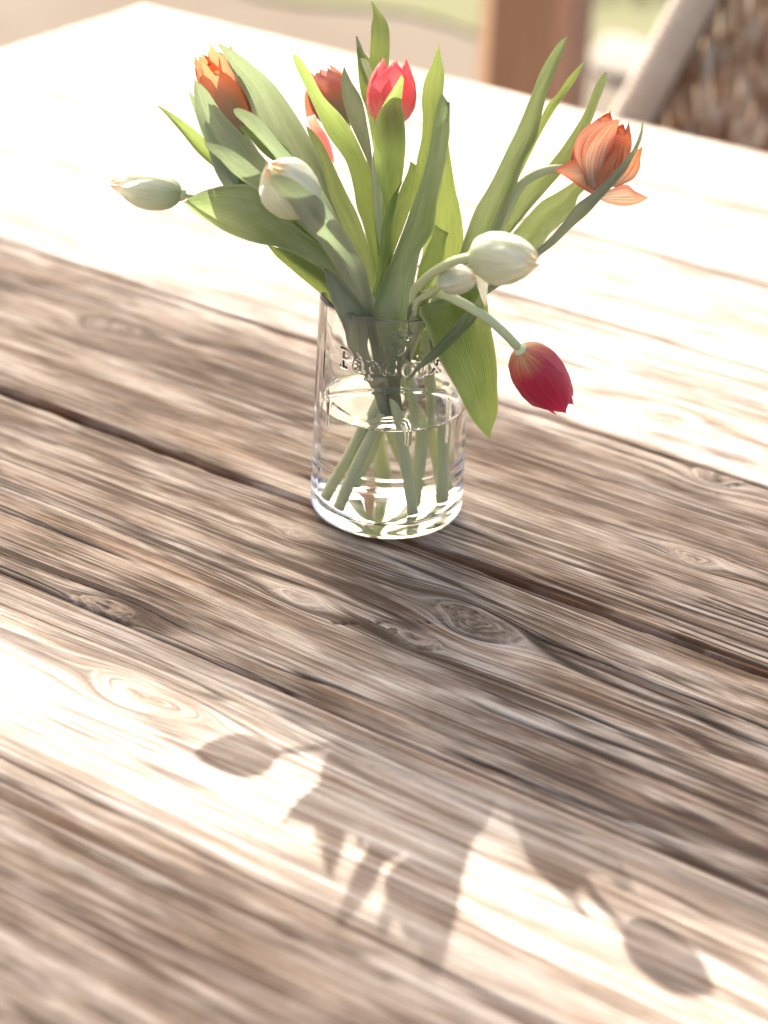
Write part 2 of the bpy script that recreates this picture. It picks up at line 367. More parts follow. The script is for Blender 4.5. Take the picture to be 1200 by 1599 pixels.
# ------------------------------------------------------------------ wicker chair beyond the table
ch = empty('wicker_chair', (*(aty(1180, 60, 1.02)[:2]), -.75), 'old wicker chair with a mottled woven back and pale cord wound edge', 'chair')
CH0 = np.array(ch.location)
M_CORD = plain('pale_cord', (.86, .80, .72), .8, scale=60, color2=(.74, .66, .58))
_n = M_CORD.node_tree; _p = [n for n in _n.nodes if n.type == 'BSDF_PRINCIPLED'][0]; _o = [n for n in _n.nodes if n.type == 'OUTPUT_MATERIAL'][0]
_t = _n.nodes.new('ShaderNodeBsdfTranslucent'); _t.inputs[0].default_value = (.86, .80, .72, 1); _m = _n.nodes.new('ShaderNodeMixShader'); _m.inputs[0].default_value = .6
_n.links.new(_p.outputs[0], _m.inputs[1]); _n.links.new(_t.outputs[0], _m.inputs[2]); _n.links.new(_m.outputs[0], _o.inputs[0])
M_DKW = plain('dark_wicker_frame', (.13, .06, .028), .6, scale=20, color2=(.07, .032, .016))
w_ = NT('mottled_wicker'); tc_ = w_.n('ShaderNodeTexCoord'); oi_ = w_.n('ShaderNodeObjectInfo')
sp_ = w_.n('ShaderNodeSeparateXYZ'); w_.l(tc_.outputs['Object'], sp_.inputs[0])
nz_ = w_.noise(w_.comb(w_.math('MULTIPLY', sp_.outputs[0], 55), w_.math('MULTIPLY', sp_.outputs[2], 26), oi_.outputs['Random']), 1, 3, .65)
c_ = w_.ramp(nz_, [(.36, (.22, .10, .045)), (.47, (.40, .23, .13)), (.55, (.50, .36, .25)), (.66, (.66, .55, .43))])
p_ = w_.n('ShaderNodeBsdfPrincipled'); w_.l(c_, p_.inputs['Base Color']); p_.inputs['Roughness'].default_value = .7; w_.l(p_.outputs[0], w_.out.inputs[0])
M_STRAND = w_.m
YB = 1.02
def cp(px, py, y=YB): return aty(px, py, y) - CH0
top_l, bot_l = cp(1134, -60), cp(866, 420)
def on_edge(z):
    t = (z - bot_l[2]) / (top_l[2] - bot_l[2]); return bot_l + (top_l - bot_l) * t
zt, zb = .75 + .26, .75 - .28
EL0, EL1 = on_edge(zb), on_edge(zt); EL0[1] -= .03
wid_b, wid_t = .62, .28
ER0, ER1 = EL0 + np.array([wid_b, .0, 0]), EL1 + np.array([wid_t, .0, 0])
path = cmr([EL0, EL0 * .5 + EL1 * .5, EL1, (EL1 + ER1) / 2 + np.array([0, 0, .012]), ER1, ER0 * .5 + ER1 * .5, ER0], 120)
V, F, uv = tube(path, .014, 10); link('back_frame', mesh('back_frame', V, F), M_DKW, ch)
# wound cord round the left edge rail: a helix
nturn = 78; pts = []
for i in range(nturn * 12):
    t = i / (nturn * 12 - 1); c = EL0 + (EL1 - EL0) * t; a = 2 * math.pi * nturn * t
    ax = (EL1 - EL0) / np.linalg.norm(EL1 - EL0); n1 = np.cross(ax, [0, 1., 0]); n1 /= np.linalg.norm(n1); n2 = np.cross(ax, n1)
    pts.append(c + np.array([-.014, -.008, 0]) + .0175 * (math.cos(a) * n1 + math.sin(a) * n2))
V, F, uv = tube(pts, .0042, 6); link('cord_binding', mesh('cord_binding', V, F), M_CORD, ch)
ns = 46
for i in range(ns):
    f = (i + .5) / ns; a0 = EL0 + (ER0 - EL0) * f; x = a0[0]
    # height reachable at this x under the slanted edges
    tl = (x - EL0[0]) / (EL1[0] - EL0[0]) if EL1[0] > EL0[0] else 1
    tr = (ER0[0] - x) / (ER0[0] - ER1[0]) if ER0[0] > ER1[0] else 1
    zz = zb + (zt - zb) * min(1, tl, tr)
    if zz - zb < .02: continue
    P = [(x + .0012 * math.sin(k * 2.1 + i), a0[1] + .03 * k / 14 + .012 + .0035 * (1 if (k + i) % 2 else -1), zb + (zz - zb) * k / 14) for k in range(15)]
    V, F, uv = tube(cmr(P, 29), .0068, 6); link('strand', mesh('strand', V, F), M_STRAND, ch)
sy = EL0[1]
V, F = box(EL0[0] + .02, ER0[0] - .02, sy - .0, sy + .48, zb - .06, zb - .02); bevel(link('seat', mesh('seat', V, F, False), M_DKW, ch), .012, 3)
for lx in (EL0[0] + .04, ER0[0] - .04):
    for ly in (sy + .02, sy + .45):
        V, F, uv = tube([(lx, ly, zb - .05), (lx, ly, .2), (lx, ly, 0.0)], .018, 10); link('leg', mesh('leg', V, F), M_DKW, ch)

# ------------------------------------------------------------------ the plank table
table = empty('plank_table', (0, 0, -.75), 'rustic outdoor table of weathered grey brown planks under the jar', 'table')
seams = [-.60, -.462, -.302, -.182, -.0235, .155, .305, .440, .572, .702]
UL, UR = -.757, .95
# knots (u, v, radius, stretch, darkness)
KN = {2: [(.013, -.226, .012, 2.6, .12), (.45, -.25, .010, 2, .8), (-.35, -.24, .012, 2, .6)],
      3: [(-.052, -.177, .0085, 2.1, 1.0), (.103, -.073, .0125, 2.0, .75), (.018, -.108, .0065, 2.2, .35), (.088, -.104, .007, 1.8, .7), (.40, -.10, .012, 2, .8), (-.40, -.09, .012, 2, .7), (.30, -.06, .005, 2, .5), (-.02, -.056, .004, 2.2, .4)],
      4: [(.165, .055, .007, 2, .35), (-.28, .09, .011, 2, .6), (.132, .150, .011, 1.6, 1.), (.52, .06, .014, 2, .8), (-.10, .10, .006, 2, .4)],
      5: [(.07, .20, .012, 2, .6), (-.30, .22, .012, 2, .6)], 6: [(-.40, .36, .014, 2, .8), (.08, .38, .012, 2, .6)],
      7: [(-.55, .50, .014, 2, .9)], 8: [(-.3, .64, .013, 2, .7)], 1: [(.25, -.38, .012, 2, .8)], 0: []}
def plank(i, v0, v1):
    near = i in (2, 3, 4)
    dv, du = (.00062, .0034) if near else (.0024, .009)
    nv_, nu_ = int((v1 - v0) / dv), int((UR - UL) / du)
    g0, g1 = {3: (-.0002, .0017), 4: (.0016, .0004), 2: (-.0002, -.0002), 1: (.0006, -.0002)}.get(i, (.0006, .0006))
    tight0, tight1 = i in (2, 3), i in (1, 2)
    us = np.linspace(UL, UR, nu_); vs = np.linspace(0, 1, nv_)
    Uo, Q = np.meshgrid(us, vs, indexing='ij')
    # wavering long edges
    ea = v0 + g0 + (.0002 if tight0 else 1) * (.0011 * (vn(us * 9, us * 0, i) - .5) + .0008 * (vn(us * 40, us * 0, i + 3) - .5))
    eb = v1 - g1 - (.0002 if tight1 else 1) * (.0013 * (vn(us * 8, us * 0, i + 20) - .2) + .0008 * (vn(us * 36, us * 0, i + 13) - .5))
    if near: ea = ea + .0009 * sstep(.55, .9, vn(us * 55, us * 0, i + 5)) * (0 if tight0 else 1); eb = eb - .0011 * sstep(.55, .9, vn(us * 48, us * 0, i + 6)) * (0 if tight1 else 1)
    ea = ea + .0008 * (vn(us * 6, us * 0, round(v0 * 100)) - .5); eb = eb + .0008 * (vn(us * 6, us * 0, round(v1 * 100)) - .5)
    Vo = ea[:, None] + (eb - ea)[:, None] * Q
    s = Vo.copy(); knot = np.zeros_like(s); kd = np.zeros_like(s)
    for (ku, kv, a, st, dk) in KN.get(i, []):
        du_ = (Uo - ku) / st; dv_ = Vo - kv; r2 = du_ ** 2 + dv_ ** 2; r_ = np.sqrt(r2)
        ang = np.arctan2(dv_, du_); aw = a * (1 + .10 * np.sin(2 * ang + ku * 90) + .06 * np.sin(3 * ang + kv * 80))
        out = dv_ * (-(aw ** 2) / np.maximum(r2, aw ** 2)) * np.exp(-np.maximum(r_ - aw, 0) / (5 * a))
        inside = r_ < aw
        s = np.where(inside, kv + (aw - r_) * 1.0 + .0008 * np.sin(ang * 3), s + out)
        m = 1 - sstep(.75, 1.15, r_ / aw); knot = np.maximum(knot, m * dk)
        kd = np.maximum(kd, np.exp(-((r_ / aw - 1.0) / .07) ** 2) * dk * sstep(.42, .62, vn(ang * 1.3 + 5, ang * 0, i)) * (dk > .3))
        kd = np.maximum(kd, sstep(.10, .02, np.abs(du_ + .3 * dv_ + .0012 * (vn(Vo * 400, Uo * 60, i) - .5)) / aw) * (r_ < aw * .75) * dk * .8 * (dk > .3))
    s = s + .0055 * (vn(Uo * 2.0, s * 7, i + 30) - .5) + .0010 * (vn(Uo * 8, s * 26, i + 40) - .5)
    sp = 1.0 + .5 * (vn(Vo * 9, Uo * .6, i + 50) - .5)
    # coarse eroded grooves: thin and irregular, mostly dark latewood lines
    gsel = .6 * vn(Uo * 5, s * 26, i + 60) + .4 * vn(Uo * 22, s * 70, i + 61)
    f1 = np.abs(2 * vn(s * 165, Uo * 6, i + 1) - 1); f2 = np.abs(2 * vn(s * 270, Uo * 11, i + 2) - 1)
    gro = sstep(.20, .03, f1) * (.12 + .88 * sstep(.38, .62, gsel)) + sstep(.20, .0, f2) * .4
    dfac = {3: 1., 4: .9, 2: .6, 1: .8}.get(i, .5); gro = gro * (1 - .75 * sstep(0, .12, knot)) * dfac
    if i == 4:   # strongly ridged strip behind the seam, right of the jar
        reg = sstep(.052, .026, Vo - v0) * sstep(.02, .10, Uo) + sstep(.075, .03, Vo - v0) * sstep(.10, .18, Uo)
        reg = np.clip(reg, 0, 1)
        rid = .5 + .5 * np.cos(2 * math.pi * (s / .0060 + 2.0 * vn(s * 110, Uo * 4, 9)))
        patch = (.35 + .65 * sstep(.34, .58, vn(Uo * 22, Vo * 45, 4))) * (.7 + .5 * vn(Uo * 60, s * 300, 14))
        gro = gro * (1 - .8 * reg) + reg * sstep(.45, .85, rid) * patch * 1.2
    cr_ = np.abs(2 * vn(s * 125, Uo * 4, i + 5) - 1)
    crk = sstep(.085, .0, cr_) * sstep(.56, .70, vn(Uo * 6, s * 40, i + 6)) * dfac
    if i == 3:
        # short cross-grain split between the knots
        L0, L1 = np.array([.045, -.118]), np.array([.090, -.082]); dd = L1 - L0; tt = np.clip(((Uo - L0[0]) * dd[0] + (Vo - L0[1]) * dd[1]) / (dd @ dd), 0, 1)
        dist = np.hypot(Uo - L0[0] - dd[0] * tt, Vo - L0[1] - dd[1] * tt) + .0016 * (vn(Uo * 300, Vo * 300, 2) - .5)
        crk = np.maximum(crk, sstep(.0016, .0003, dist) * (vn(Uo * 160, Vo * 160, 8) > .38) * .9)
    crk = np.clip(np.maximum(crk, kd * .9), 0, 1); gro = np.clip(gro, 0, 1) * (1 if near else .5)
    dE = np.minimum(Vo - ea[:, None], eb[:, None] - Vo)
    tz = np.where((Vo - ea[:, None]) < (eb[:, None] - Vo), tight0, tight1)
    edge = sstep(.0032, .0006, dE) * (1 - .75 * tz) * (.5 + .5 * vn(Uo * 30, Vo * 0, i + 70)); edge = np.where(np.isin(i, (3, 4)), edge, edge * .7)
    z = {2: -.0004, 3: .0, 4: .0006}.get(i, .0003 * ((i * 7) % 3 - 1)) - .00048 * gro - .0011 * crk - np.where(tz, .0009 * sstep(.0012, 0, dE), .0022 * sstep(.0028, 0, dE)) \
        + .0010 * (vn(Uo * 5, Vo * 18, i + 80) - .5) + .0003 * (vn(s * 700, Uo * 10, i + 81) - .5) + .0007 * knot - .0006
    if i == 3: z = z - 0.0
    top = (e1[None, None] * Uo[..., None] + e2[None, None] * Vo[..., None] + ez[None, None] * (z[..., None] + .75))
    nT = nu_ * nv_
    Vt = top.reshape(-1, 3); F = gridF(nu_, nv_)
    # skirt: rim loop dropped to the underside, darkened to paint in gap shade
    ring = np.concatenate([np.arange(nu_) * nv_, (nu_ - 1) * nv_ + np.arange(1, nv_), (np.arange(nu_ - 2, -1, -1)) * nv_ + nv_ - 1, np.arange(nv_ - 2, 0, -1)])
    low = Vt[ring].copy(); low[:, 2] = .75 - .032
    k = len(ring); idx = nT + np.arange(k)
    Fs = np.stack([ring, idx, np.roll(idx, -1), np.roll(ring, -1)], -1)
    c4 = [idx[0], idx[nu_ - 1], idx[nu_ - 1 + nv_ - 1], idx[2 * nu_ + nv_ - 3]]
    Vall = np.concatenate([Vt, low]); Fall = np.concatenate([F, Fs, [[c4[0], c4[3], c4[2], c4[1]]]])
    def app(a, val=None): a = a.ravel(); return np.concatenate([a, a[ring] if val is None else np.full(k, val)])
    uv = np.stack([app(Uo), app(Vo)], -1)
    me = mesh('plank', Vall, Fall, True, uv, dict(grain=app(s), groove=app(gro), crack_gap_shade=app(crk, .62), knot=app(knot, 0), edge=app(edge, .5), seed=np.full(nT + k, i * 3.7), dirt_sunwash=np.full(nT + k, {3: 1., 4: .9, 2: .35, 1: .95, 0: .9, 5: .95, 6: .7}.get(i, .3))))  # dirt level, lowered on lit front and farthest planks to paint in sun washout
    o = link('plank', me, M_WOOD, table)
    return o
for i in range(len(seams) - 1): plank(i, seams[i], seams[i + 1])
M_FRAME = plain('table_underframe', (.20, .13, .085), .8, scale=6, stretch=(1, 5, 5), color2=(.12, .075, .05))
def tchild(name, u0, u1, v0, v1, z0, z1):
    V, F = box(u0, u1, v0, v1, z0 + .75, z1 + .75); o = link(name, mesh(name, V, F, False), M_FRAME, table); o.matrix_local = RT; bevel(o, .003)
for u in (-.62, .09, .82): tchild('crossbar', u - .04, u + .04, -.56, .66, -.08, -.033)
for u in (-.62, .82):
    for v in (-.52, .62): tchild('leg', u - .04, u + .04, v - .04, v + .04, -.75, -.081)

# ------------------------------------------------------------------ glass jar with moulded lettering
def arcp(cx, cz, rx, rz, a0, a1, n=14):
    return [(cx + rx * math.cos(math.radians(a0 + (a1 - a0) * i / (n - 1))), cz + rz * math.sin(math.radians(a0 + (a1 - a0) * i / (n - 1)))) for i in range(n)]
def glyphs():
    G = {}   # unit: x-height 1, cap 1.5 (x, z)
    G['P'] = [[(0, 0), (0, 1.5)], [(-.25, 0), (.3, 0)], [(-.25, 1.5), (.1, 1.5)], [(0, 1.5)] + arcp(.35, 1.12, .42, .38, 90, -90) + [(0, .74)]]
    G['a'] = [arcp(.42, .72, .33, .28, 160, 0) + [(.75, .12), (.92, 0)], arcp(.38, .30, .36, .30, 0, 360, 20)]
    G['grave'] = [[(.25, 1.55), (.60, 1.20)]]
    G['p'] = [[(0, -.55), (0, 1.0)], [(-.22, 1.0), (0, 1.0)], [(-.22, -.55), (.24, -.55)], arcp(.42, .5, .42, .5, 170, -170, 22)]
    G['i'] = [[(0, 0), (0, .95)], [(-.2, .95), (0, .95)], [(-.22, 0), (.22, 0)], arcp(0, 1.32, .07, .07, 0, 360, 8)]
    G['d'] = [arcp(.40, .5, .42, .5, 10, 350, 22), [(.80, 1.55), (.80, 0), (1.0, 0)], [(.6, 1.55), (.80, 1.55)]]
    G['o'] = [arcp(.45, .5, .45, .5, 0, 360, 24)]
    G['u'] = [[(-.15, 1), (0, 1), (0, .3)] + arcp(.38, .3, .38, .3, 180, 300, 8) + [(.78, .25)], [(.62, 1), (.80, 1), (.80, 0), (.98, 0)]]
    G['x'] = [[(0, 1), (.75, 0)], [(0, 0), (.75, 1)], [(-.12, 1), (.18, 1)], [(.58, 1), (.88, 1)], [(-.12, 0), (.18, 0)], [(.58, 0), (.88, 0)]]
    return G
GL = glyphs(); RO = .0410; strokes = []   # (theta*R, z) metres
def put(ch_, thdeg, sc_, z0):
    for st in GL[ch_]:
        strokes.append(np.array([(math.radians(thdeg) * RO + x * sc_, z0 + z * sc_) for x, z in st]))
ZT = .0985; XS = .0063
for ch_, th in (('P', -39), ('a', -29.5), ('grave', -29.5), ('p', -17.5), ('i', -7.5), ('d', -3.6), ('o', 8.2), ('u', 18.5), ('x', 29.5)):
    put(ch_, th, XS * (1.08 if ch_ == 'P' else 1), ZT + (.0003 if ch_ != 'P' else 0))
ax_ = math.radians(1) * RO; az_ = .1150
strokes += [np.array(arcp(ax_, az_, .0062, .0052, 70, 425, 40)), np.array(arcp(ax_, az_ + .0003, .0040, .0034, 100, 330, 26)), np.array(arcp(ax_, az_, .0018, .0016, 60, 300, 14))]
strokes += [np.array(arcp(ax_ + .0045, az_ + .0066, .0046, .0015, 180, 20, 12)), np.array(arcp(ax_ + .0050, az_ + .0070, .0046, .0022, 185, 330, 12)), np.array(arcp(ax_ - .0042, az_ + .0066, .0042, .0014, 0, 170, 12)), np.array([(ax_, az_ + .0050), (ax_ + .0003, az_ + .0082)])]
wide = [np.array([(math.radians(a) * RO, .0905 + .0016 * math.sin(math.radians(a * 2.2)) - .000004 * a * a) for a in range(-62, 60, 6)]),
        np.array([(-.034, .074), (-.022, .0715), (-.012, .0705), (-.004, .0725), (.004, .0735), (.008, .072), (.010, .066), (.010, .0600)]),
        np.array([(.030, .090), (.033, .0885), (.0345, .084), (.0345, .056)]), np.array([(-.039, .079), (-.0385, .060)])]
wide.append(np.array([(math.radians(a) * RO, .0365) for a in range(-70, 75, 8)]))
def seg_dist(X, Z, poly):
    D = np.full(X.shape, 1.0)
    for p, q in zip(poly[:-1], poly[1:]):
        d = q - p; L = d @ d + 1e-12; t = np.clip(((X - p[0]) * d[0] + (Z - p[1]) * d[1]) / L, 0, 1)
        D = np.minimum(D, np.hypot(X - p[0] - d[0] * t, Z - p[1] - d[1] * t))
    return D
def jar():
    th = np.concatenate([np.radians(np.arange(-64, 64, .46)), np.radians(np.arange(64, 296, 3.0))])
    HJ = .1292
    # outer profile rows (r, z)
    outer = []
    for a in np.linspace(-90, 0, 12): outer.append((.0366 + .0058 * math.cos(math.radians(a)), .0060 + .0060 * math.sin(math.radians(a))))
    zz = np.concatenate([np.arange(.0075, .050, .0012), np.arange(.050, .084, .0008), np.arange(.084, .1262, .00032)])
    for z in zz: outer.append((.0425 - .0021 * (z / HJ), z))
    rt = .0404; rc = .00135
    for a in np.linspace(0, 180, 12): outer.append((rt - rc + rc * math.cos(math.radians(a)), HJ - rc + rc * math.sin(math.radians(a))))
    inner = []
    WL = .0660
    zi = np.concatenate([np.arange(.1262, WL, -.0018), [WL], np.arange(WL - .0015, .013, -.0018)])
    for z in zi: inner.append((rt - 2 * rc - .0002 + .0018 * (1 - z / HJ), z))
    for a in np.linspace(0, 90, 8)[1:]: inner.append((inner[len(zi) - 1][0] - .006 + .006 * math.cos(math.radians(a)), .0130 - .0055 * math.sin(math.radians(a))))
    for r in (.028, .020, .012, .006, .0006): inner.append((r, .0075 + .0022 * (1 - (r / .034) ** 2)))
    under = [(.0366, .0), (.0345, .0003), (.0315, .0014), (.022, .0030), (.012, .0036), (.0006, .0038)]
    prof = under[::-1][:-1] + outer + inner
    R = np.array([p[0] for p in prof]); Z = np.array([p[1] for p in prof]); n = len(R); m = len(th)
    RR = np.repeat(R[:, None], m, 1); ZZ = np.repeat(Z[:, None], m, 1); TT = np.repeat(th[None], n, 0)
    no0 = len(under) - 1; no1 = no0 + len(outer)
    X = TT * RO; h = np.zeros_like(RR)
    rows = slice(no0, no1)
    Xo, Zo = X[rows], ZZ[rows]; H = np.zeros_like(Xo)
    for st in strokes: H = np.maximum(H, .0012 * sstep(.0011, .0002, seg_dist(Xo, Zo, st)))
    for st in wide: H = np.maximum(H, .00055 * sstep(.0020, .0, seg_dist(Xo, Zo, st)))
    H *= (np.abs(TT[rows]) < 1.35)
    wob = .00022 * (vn(TT[rows] * 4, ZZ[rows] * 60, 3) - .5) * sstep(.0, .02, ZZ[rows])
    RR[rows] += H + wob
    # moulded inner wall waviness
    ir = slice(no1, no1 + len(zi)); RR[ir] += .0006 * (vn(TT[ir] * 3, ZZ[ir] * 55, 5) - .5) * np.where(ZZ[ir] > .1, .3, 1)
    P = np.stack([RR * np.sin(TT), -RR * np.cos(TT), ZZ], -1).reshape(-1, 3)
    F = gridF(n, m, True)
    base = len(P); P = np.concatenate([P, [[0, 0, prof[0][1]], [0, 0, prof[-1][1]]]])
    Fl = [tuple(f[::-1]) for f in F]
    tri = [(base, j, (j + 1) % m) for j in range(m)]; tri2 = [(base + 1, (n - 1) * m + (j + 1) % m, (n - 1) * m + j) for j in range(m)]
    me = mesh('glass_body', P, Fl + tri + tri2)
    me.materials.append(M_GLASS); me.materials.append(M_INTER); me.materials.append(M_RIM)
    row_of = np.array([p.vertices[0] // m if p.vertices[0] < base else (0 if p.vertices[0] == base else n) for p in me.polygons])
    zr = np.append(Z, Z[-1])
    mi = np.array([1 if (min(p.vertices[k] // m if p.vertices[k] < base else (n if p.vertices[k] == base + 1 else 0) for k in range(len(p.vertices))) >= no1 + int(np.where(zi <= WL + 1e-9)[0][0])) else 0 for p in me.polygons], dtype=np.int32)
    rim0 = no1 - 11
    for k_, p in enumerate(me.polygons):
        vs_ = [v // m for v in p.vertices if v < base]
        if vs_ and min(vs_) >= rim0 + 1 and max(vs_) <= no1 - 1: mi[k_] = 2
    me.polygons.foreach_set('material_index', mi)
    return me, HJ, WL
jm, HJ, WL = jar()
import bmesh
_b = bmesh.new(); _b.from_mesh(jm); bmesh.ops.recalc_face_normals(_b, faces=_b.faces[:]); _b.to_mesh(jm); _b.free()
jarE = empty('glass_jar', (0, 0, .0006), 'clear cut bottle glass jar embossed with an apple and a word, holding tulips', 'jar')
gb_ = link('glass_body', jm, None, jarE)
# water surface with a small meniscus climbing the wall
wr = .0404 - 2 * .00135 - .0002 + .0018 * (1 - WL / HJ) + .00035
rad = [0.0005] + list(np.linspace(.004, wr - .003, 9)) + [wr - .0018, wr - .0009, wr - .0003, wr]
zz = [0] * 10 + [.00012, .00035, .0007, .0013]
WV = [(r * math.cos(2 * math.pi * j / 72), r * math.sin(2 * math.pi * j / 72), WL - .0009 + z + .00008 * math.sin(9 * r / wr + j * .35)) for r, z in zip(rad, zz) for j in range(72)]
WF = [tuple(f) for f in gridF(len(rad), 72, True)] + [tuple(range(72))[::-1]]
wm = mesh('water', WV, WF); _b = bmesh.new(); _b.from_mesh(wm)
for f in _b.faces:
    f.normal_update()
    if f.normal.z < 0: f.normal_flip()
_b.to_mesh(wm); _b.free()
wat = link('water', wm, M_WATER); wat.location = (0, 0, .0006); tag(wat, 'clear water half filling the glass jar around the stems', 'water')

# ------------------------------------------------------------------ tulips
def ribbon(name, stations, y0, y1, mat, parent, cup=.15, foot=None, fw_=.010, tilt=0.0, n=44, nv=11, fold=.35, rip=.0):
    """stations: (Lx,Ly,Rx,Ry) tip first; y0 = depth at the foot, y1 = at the tip; foot = world point inside the jar"""
    L, R = [], []; m = len(stations)
    for i, s_ in enumerate(stations):
        y = y1 + (y0 - y1) * i / (m - 1); w_px = math.hypot(s_[0] - s_[2], s_[1] - s_[3]) / 3000
        ti = tilt * w_px
        if len(s_) > 4: y = s_[4]
        L.append(aty(s_[0], s_[1], y - ti)); R.append(aty(s_[2], s_[3], y + ti))
    if foot is not None:
        f_ = np.array(foot, float); d = R[-1] - L[-1]; d = d / (np.linalg.norm(d) + 1e-9)
        mid = (L[-1] + R[-1]) / 2; w0 = np.linalg.norm(R[-1] - L[-1])
        q = mid * .45 + f_ * .55; L.append(q - d * w0 * .33); R.append(q + d * w0 * .33)
        L.append(f_ - d * fw_ / 2); R.append(f_ + d * fw_ / 2)
    Ls, Rs = cmr(L, n), cmr(R, n)
    mids = (Ls + Rs) / 2; T = np.gradient(mids, axis=0); W = Rs - Ls; wl = np.linalg.norm(W, axis=1)
    N = np.cross(T, W); N /= np.linalg.norm(N, axis=1)[:, None] + 1e-9
    for i in range(n):
        if N[i] @ fw < 0: N[i] *= -1
    N = (N + np.roll(N, 1, 0) + np.roll(N, -1, 0)) / 3; N[0] = N[1]; N[-1] = N[-2]
    V, uv = [], []; ph = rng.random() * 10
    for i in range(n):
        for j in range(nv):
            v = -1 + 2 * j / (nv - 1)
            prof = (1 - v * v) * (1 - fold) + (1 - abs(v)) * fold
            off = wl[i] * .05 * (float(vn(i * .16 + ph, v * 1.1 + ph, 3)) - .5) * (1 - abs(v) * .3) + wl[i] * .006 * math.sin(v * 21 + ph) + cup * wl[i] * prof + rip * wl[i] * math.sin(i * .45 + ph + v * 2) * abs(v)
            V.append(Ls[i] + W[i] * (v + 1) / 2 + N[i] * off); uv.append(((v + 1) / 2, 1 - i / (n - 1)))
    me = mesh(name, V, gridF(n, nv), True, uv)
    o = link(name, me, mat, parent)
    o.location = -parent.location if parent is not None else (0, 0, 0)
    return o
def stem(parent, pts, r0=.0026, r1=.0022, name='stem', mat=None, n=60):
    """pts: ('p',px,py,y) or (x,y,z), cut end first"""
    P = [aty(*q[1:]) if q[0] == 'p' else np.array(q) for q in pts]
    C = cmr(P, n); V, F, uv = tube(C, np.linspace(r0, r1, n), 12)
    o = link(name, mesh(name, V, F, True, uv), mat or M_STEM, parent); o.location = -parent.location; return C
PROF = dict(closed=[(0, .16), (.05, .50), (.14, .80), (.28, .97), (.45, 1.0), (.62, .90), (.78, .68), (.90, .42), (1, .12)],
            cup=[(0, .18), (.05, .52), (.14, .80), (.30, .98), (.5, 1.0), (.7, .90), (.85, .74), (1, .52)],
            open=[(0, .18), (.06, .55), (.18, .84), (.35, 1.0), (.6, 1.02), (.8, .98), (1, .92)])
def head(parent, bp, tp, R, mat, prof='closed', roll=0., jag=0., inner=True, wid=1.0, seed=1, sq=1.0, mats=None, only=None, lenvar=.0, notch=0.):
    """bp,tp: (px,py,y) base and tip; R radius in m"""
    B, Tp = aty(*bp), aty(*tp); A = Tp - B; L = np.linalg.norm(A); A = A / L
    ref = fw - A * (fw @ A); ref /= np.linalg.norm(ref) + 1e-9; sd_ = np.cross(A, ref)
    kt = PROF[prof]; r = random.Random(seed)
    nt, nv = 20, 13
    sets = ([(0, .88, 60)] if inner else []) + [(1, 1.0, 0)]
    for layer, rf, off in sets:
        for k in range(3):
            if only and (layer, k) not in only: continue
            phi = math.radians(roll + off + 120 * k + r.uniform(-6, 6)); Lk = L * (1 + r.uniform(-lenvar, lenvar)) * (1 if layer else .985)
            V, uv = [], []; tw = r.uniform(-.12, .12); js = r.random() * 9
            for i in range(nt):
                t = i / (nt - 1); t_ = t ** .85
                rad = np.interp(t_, [q[0] for q in kt], [q[1] for q in kt]) * R * rf
                al = math.radians(np.interp(t_, [0, .3, .6, .8, .92, 1], [66, 66, 60, 48, 31, 3])) * wid
                if layer and prof == 'closed': al *= .84
                if prof == 'open': al = math.radians(np.interp(t_, [0, .3, .6, .8, .92, 1], [64, 62, 58, 54, 44, 26])) * wid
                for j in range(nv):
                    v = -1 + 2 * j / (nv - 1)
                    a = phi + v * al + tw * t
                    lift = 1 + (.10 * v * v - .045 * math.exp(-(v / .14) ** 2)) * (1 if layer else .5) * math.sin(math.pi * min(1, t * 1.1))
                    tt = t_ * (1 - .05 * v * v * t) + jag * t ** 6 * (math.sin(v * 5 + js) * .05 + math.sin(v * 11 + js * 2) * .035) - (.10 * v * v * t ** 5 if prof == 'open' else 0)
                    if notch: tt -= notch * t ** 5 * math.exp(-(v / .25) ** 2)
                    rr = rad * lift * (1 + .02 * math.sin(5 * t + 3 * v + js))
                    pnt = B + A * (Lk * tt) + rr * (math.cos(a) * ref * sq + math.sin(a) * sd_)
                    V.append(pnt); uv.append(((v + 1) / 2, t))
            me = mesh('petal', V, gridF(nt, nv), True, uv)
            o = link('petal', me, (mats[layer * 3 + k] if mats else mat), parent); o.location = -parent.location
    V, F, uv = tube([B - A * .0012, B + A * .0008, B + A * .003], [.0024, .0036, .0030], 12)
    o = link('receptacle', mesh('receptacle', V, F, True, uv), M_STEM, parent); o.location = -parent.location
def tulip(label, foot): return empty('tulip', foot, label, 'tulip', 'tulips standing in the glass jar')

# A: small white tulip reaching far left
fA = (.021, .012, .0105)
tA = tulip('small closed white tulip with an orange tip, stretching farthest left', fA)
stem(tA, [fA, (.012, .008, .060), (-.010, .0, .105), ('p', 470, 395, .0), ('p', 380, 330, .0), ('p', 303, 308, .0), ('p', 285, 305, .0)], .0027, .0014)
head(tA, (287, 304, 0), (171, 287, 0), .0097, M_WHITE, 'closed', 25, seed=3, wid=1.05)
ribbon('leaf', [(243,162,243,162),(264,184,261,172),(285,209,288,190),(308,237,322,219),(336,262,350,252),(372,292,386,280),(440,345,455,330),(510,420,528,408)], -.0, .004, M_LEAF2, tA, .2, (-.018, .004, .095), tilt=.5)
ribbon('leaf', [(286,317,290,318),(300,307,303,331),(322,297,320,343),(357,288,350,361),(397,289,384,374),(420,306,416,383),(446,336,440,388),(470,360,462,397),(494,378,484,409),(514,398,506,421),(533,424,522,433),(552,448,538,446),(576,478,560,470)], -.020, -.035, M_LEAF, tA, -.16, (-.016, -.018, .090), n=60, fold=.5, rip=.03)

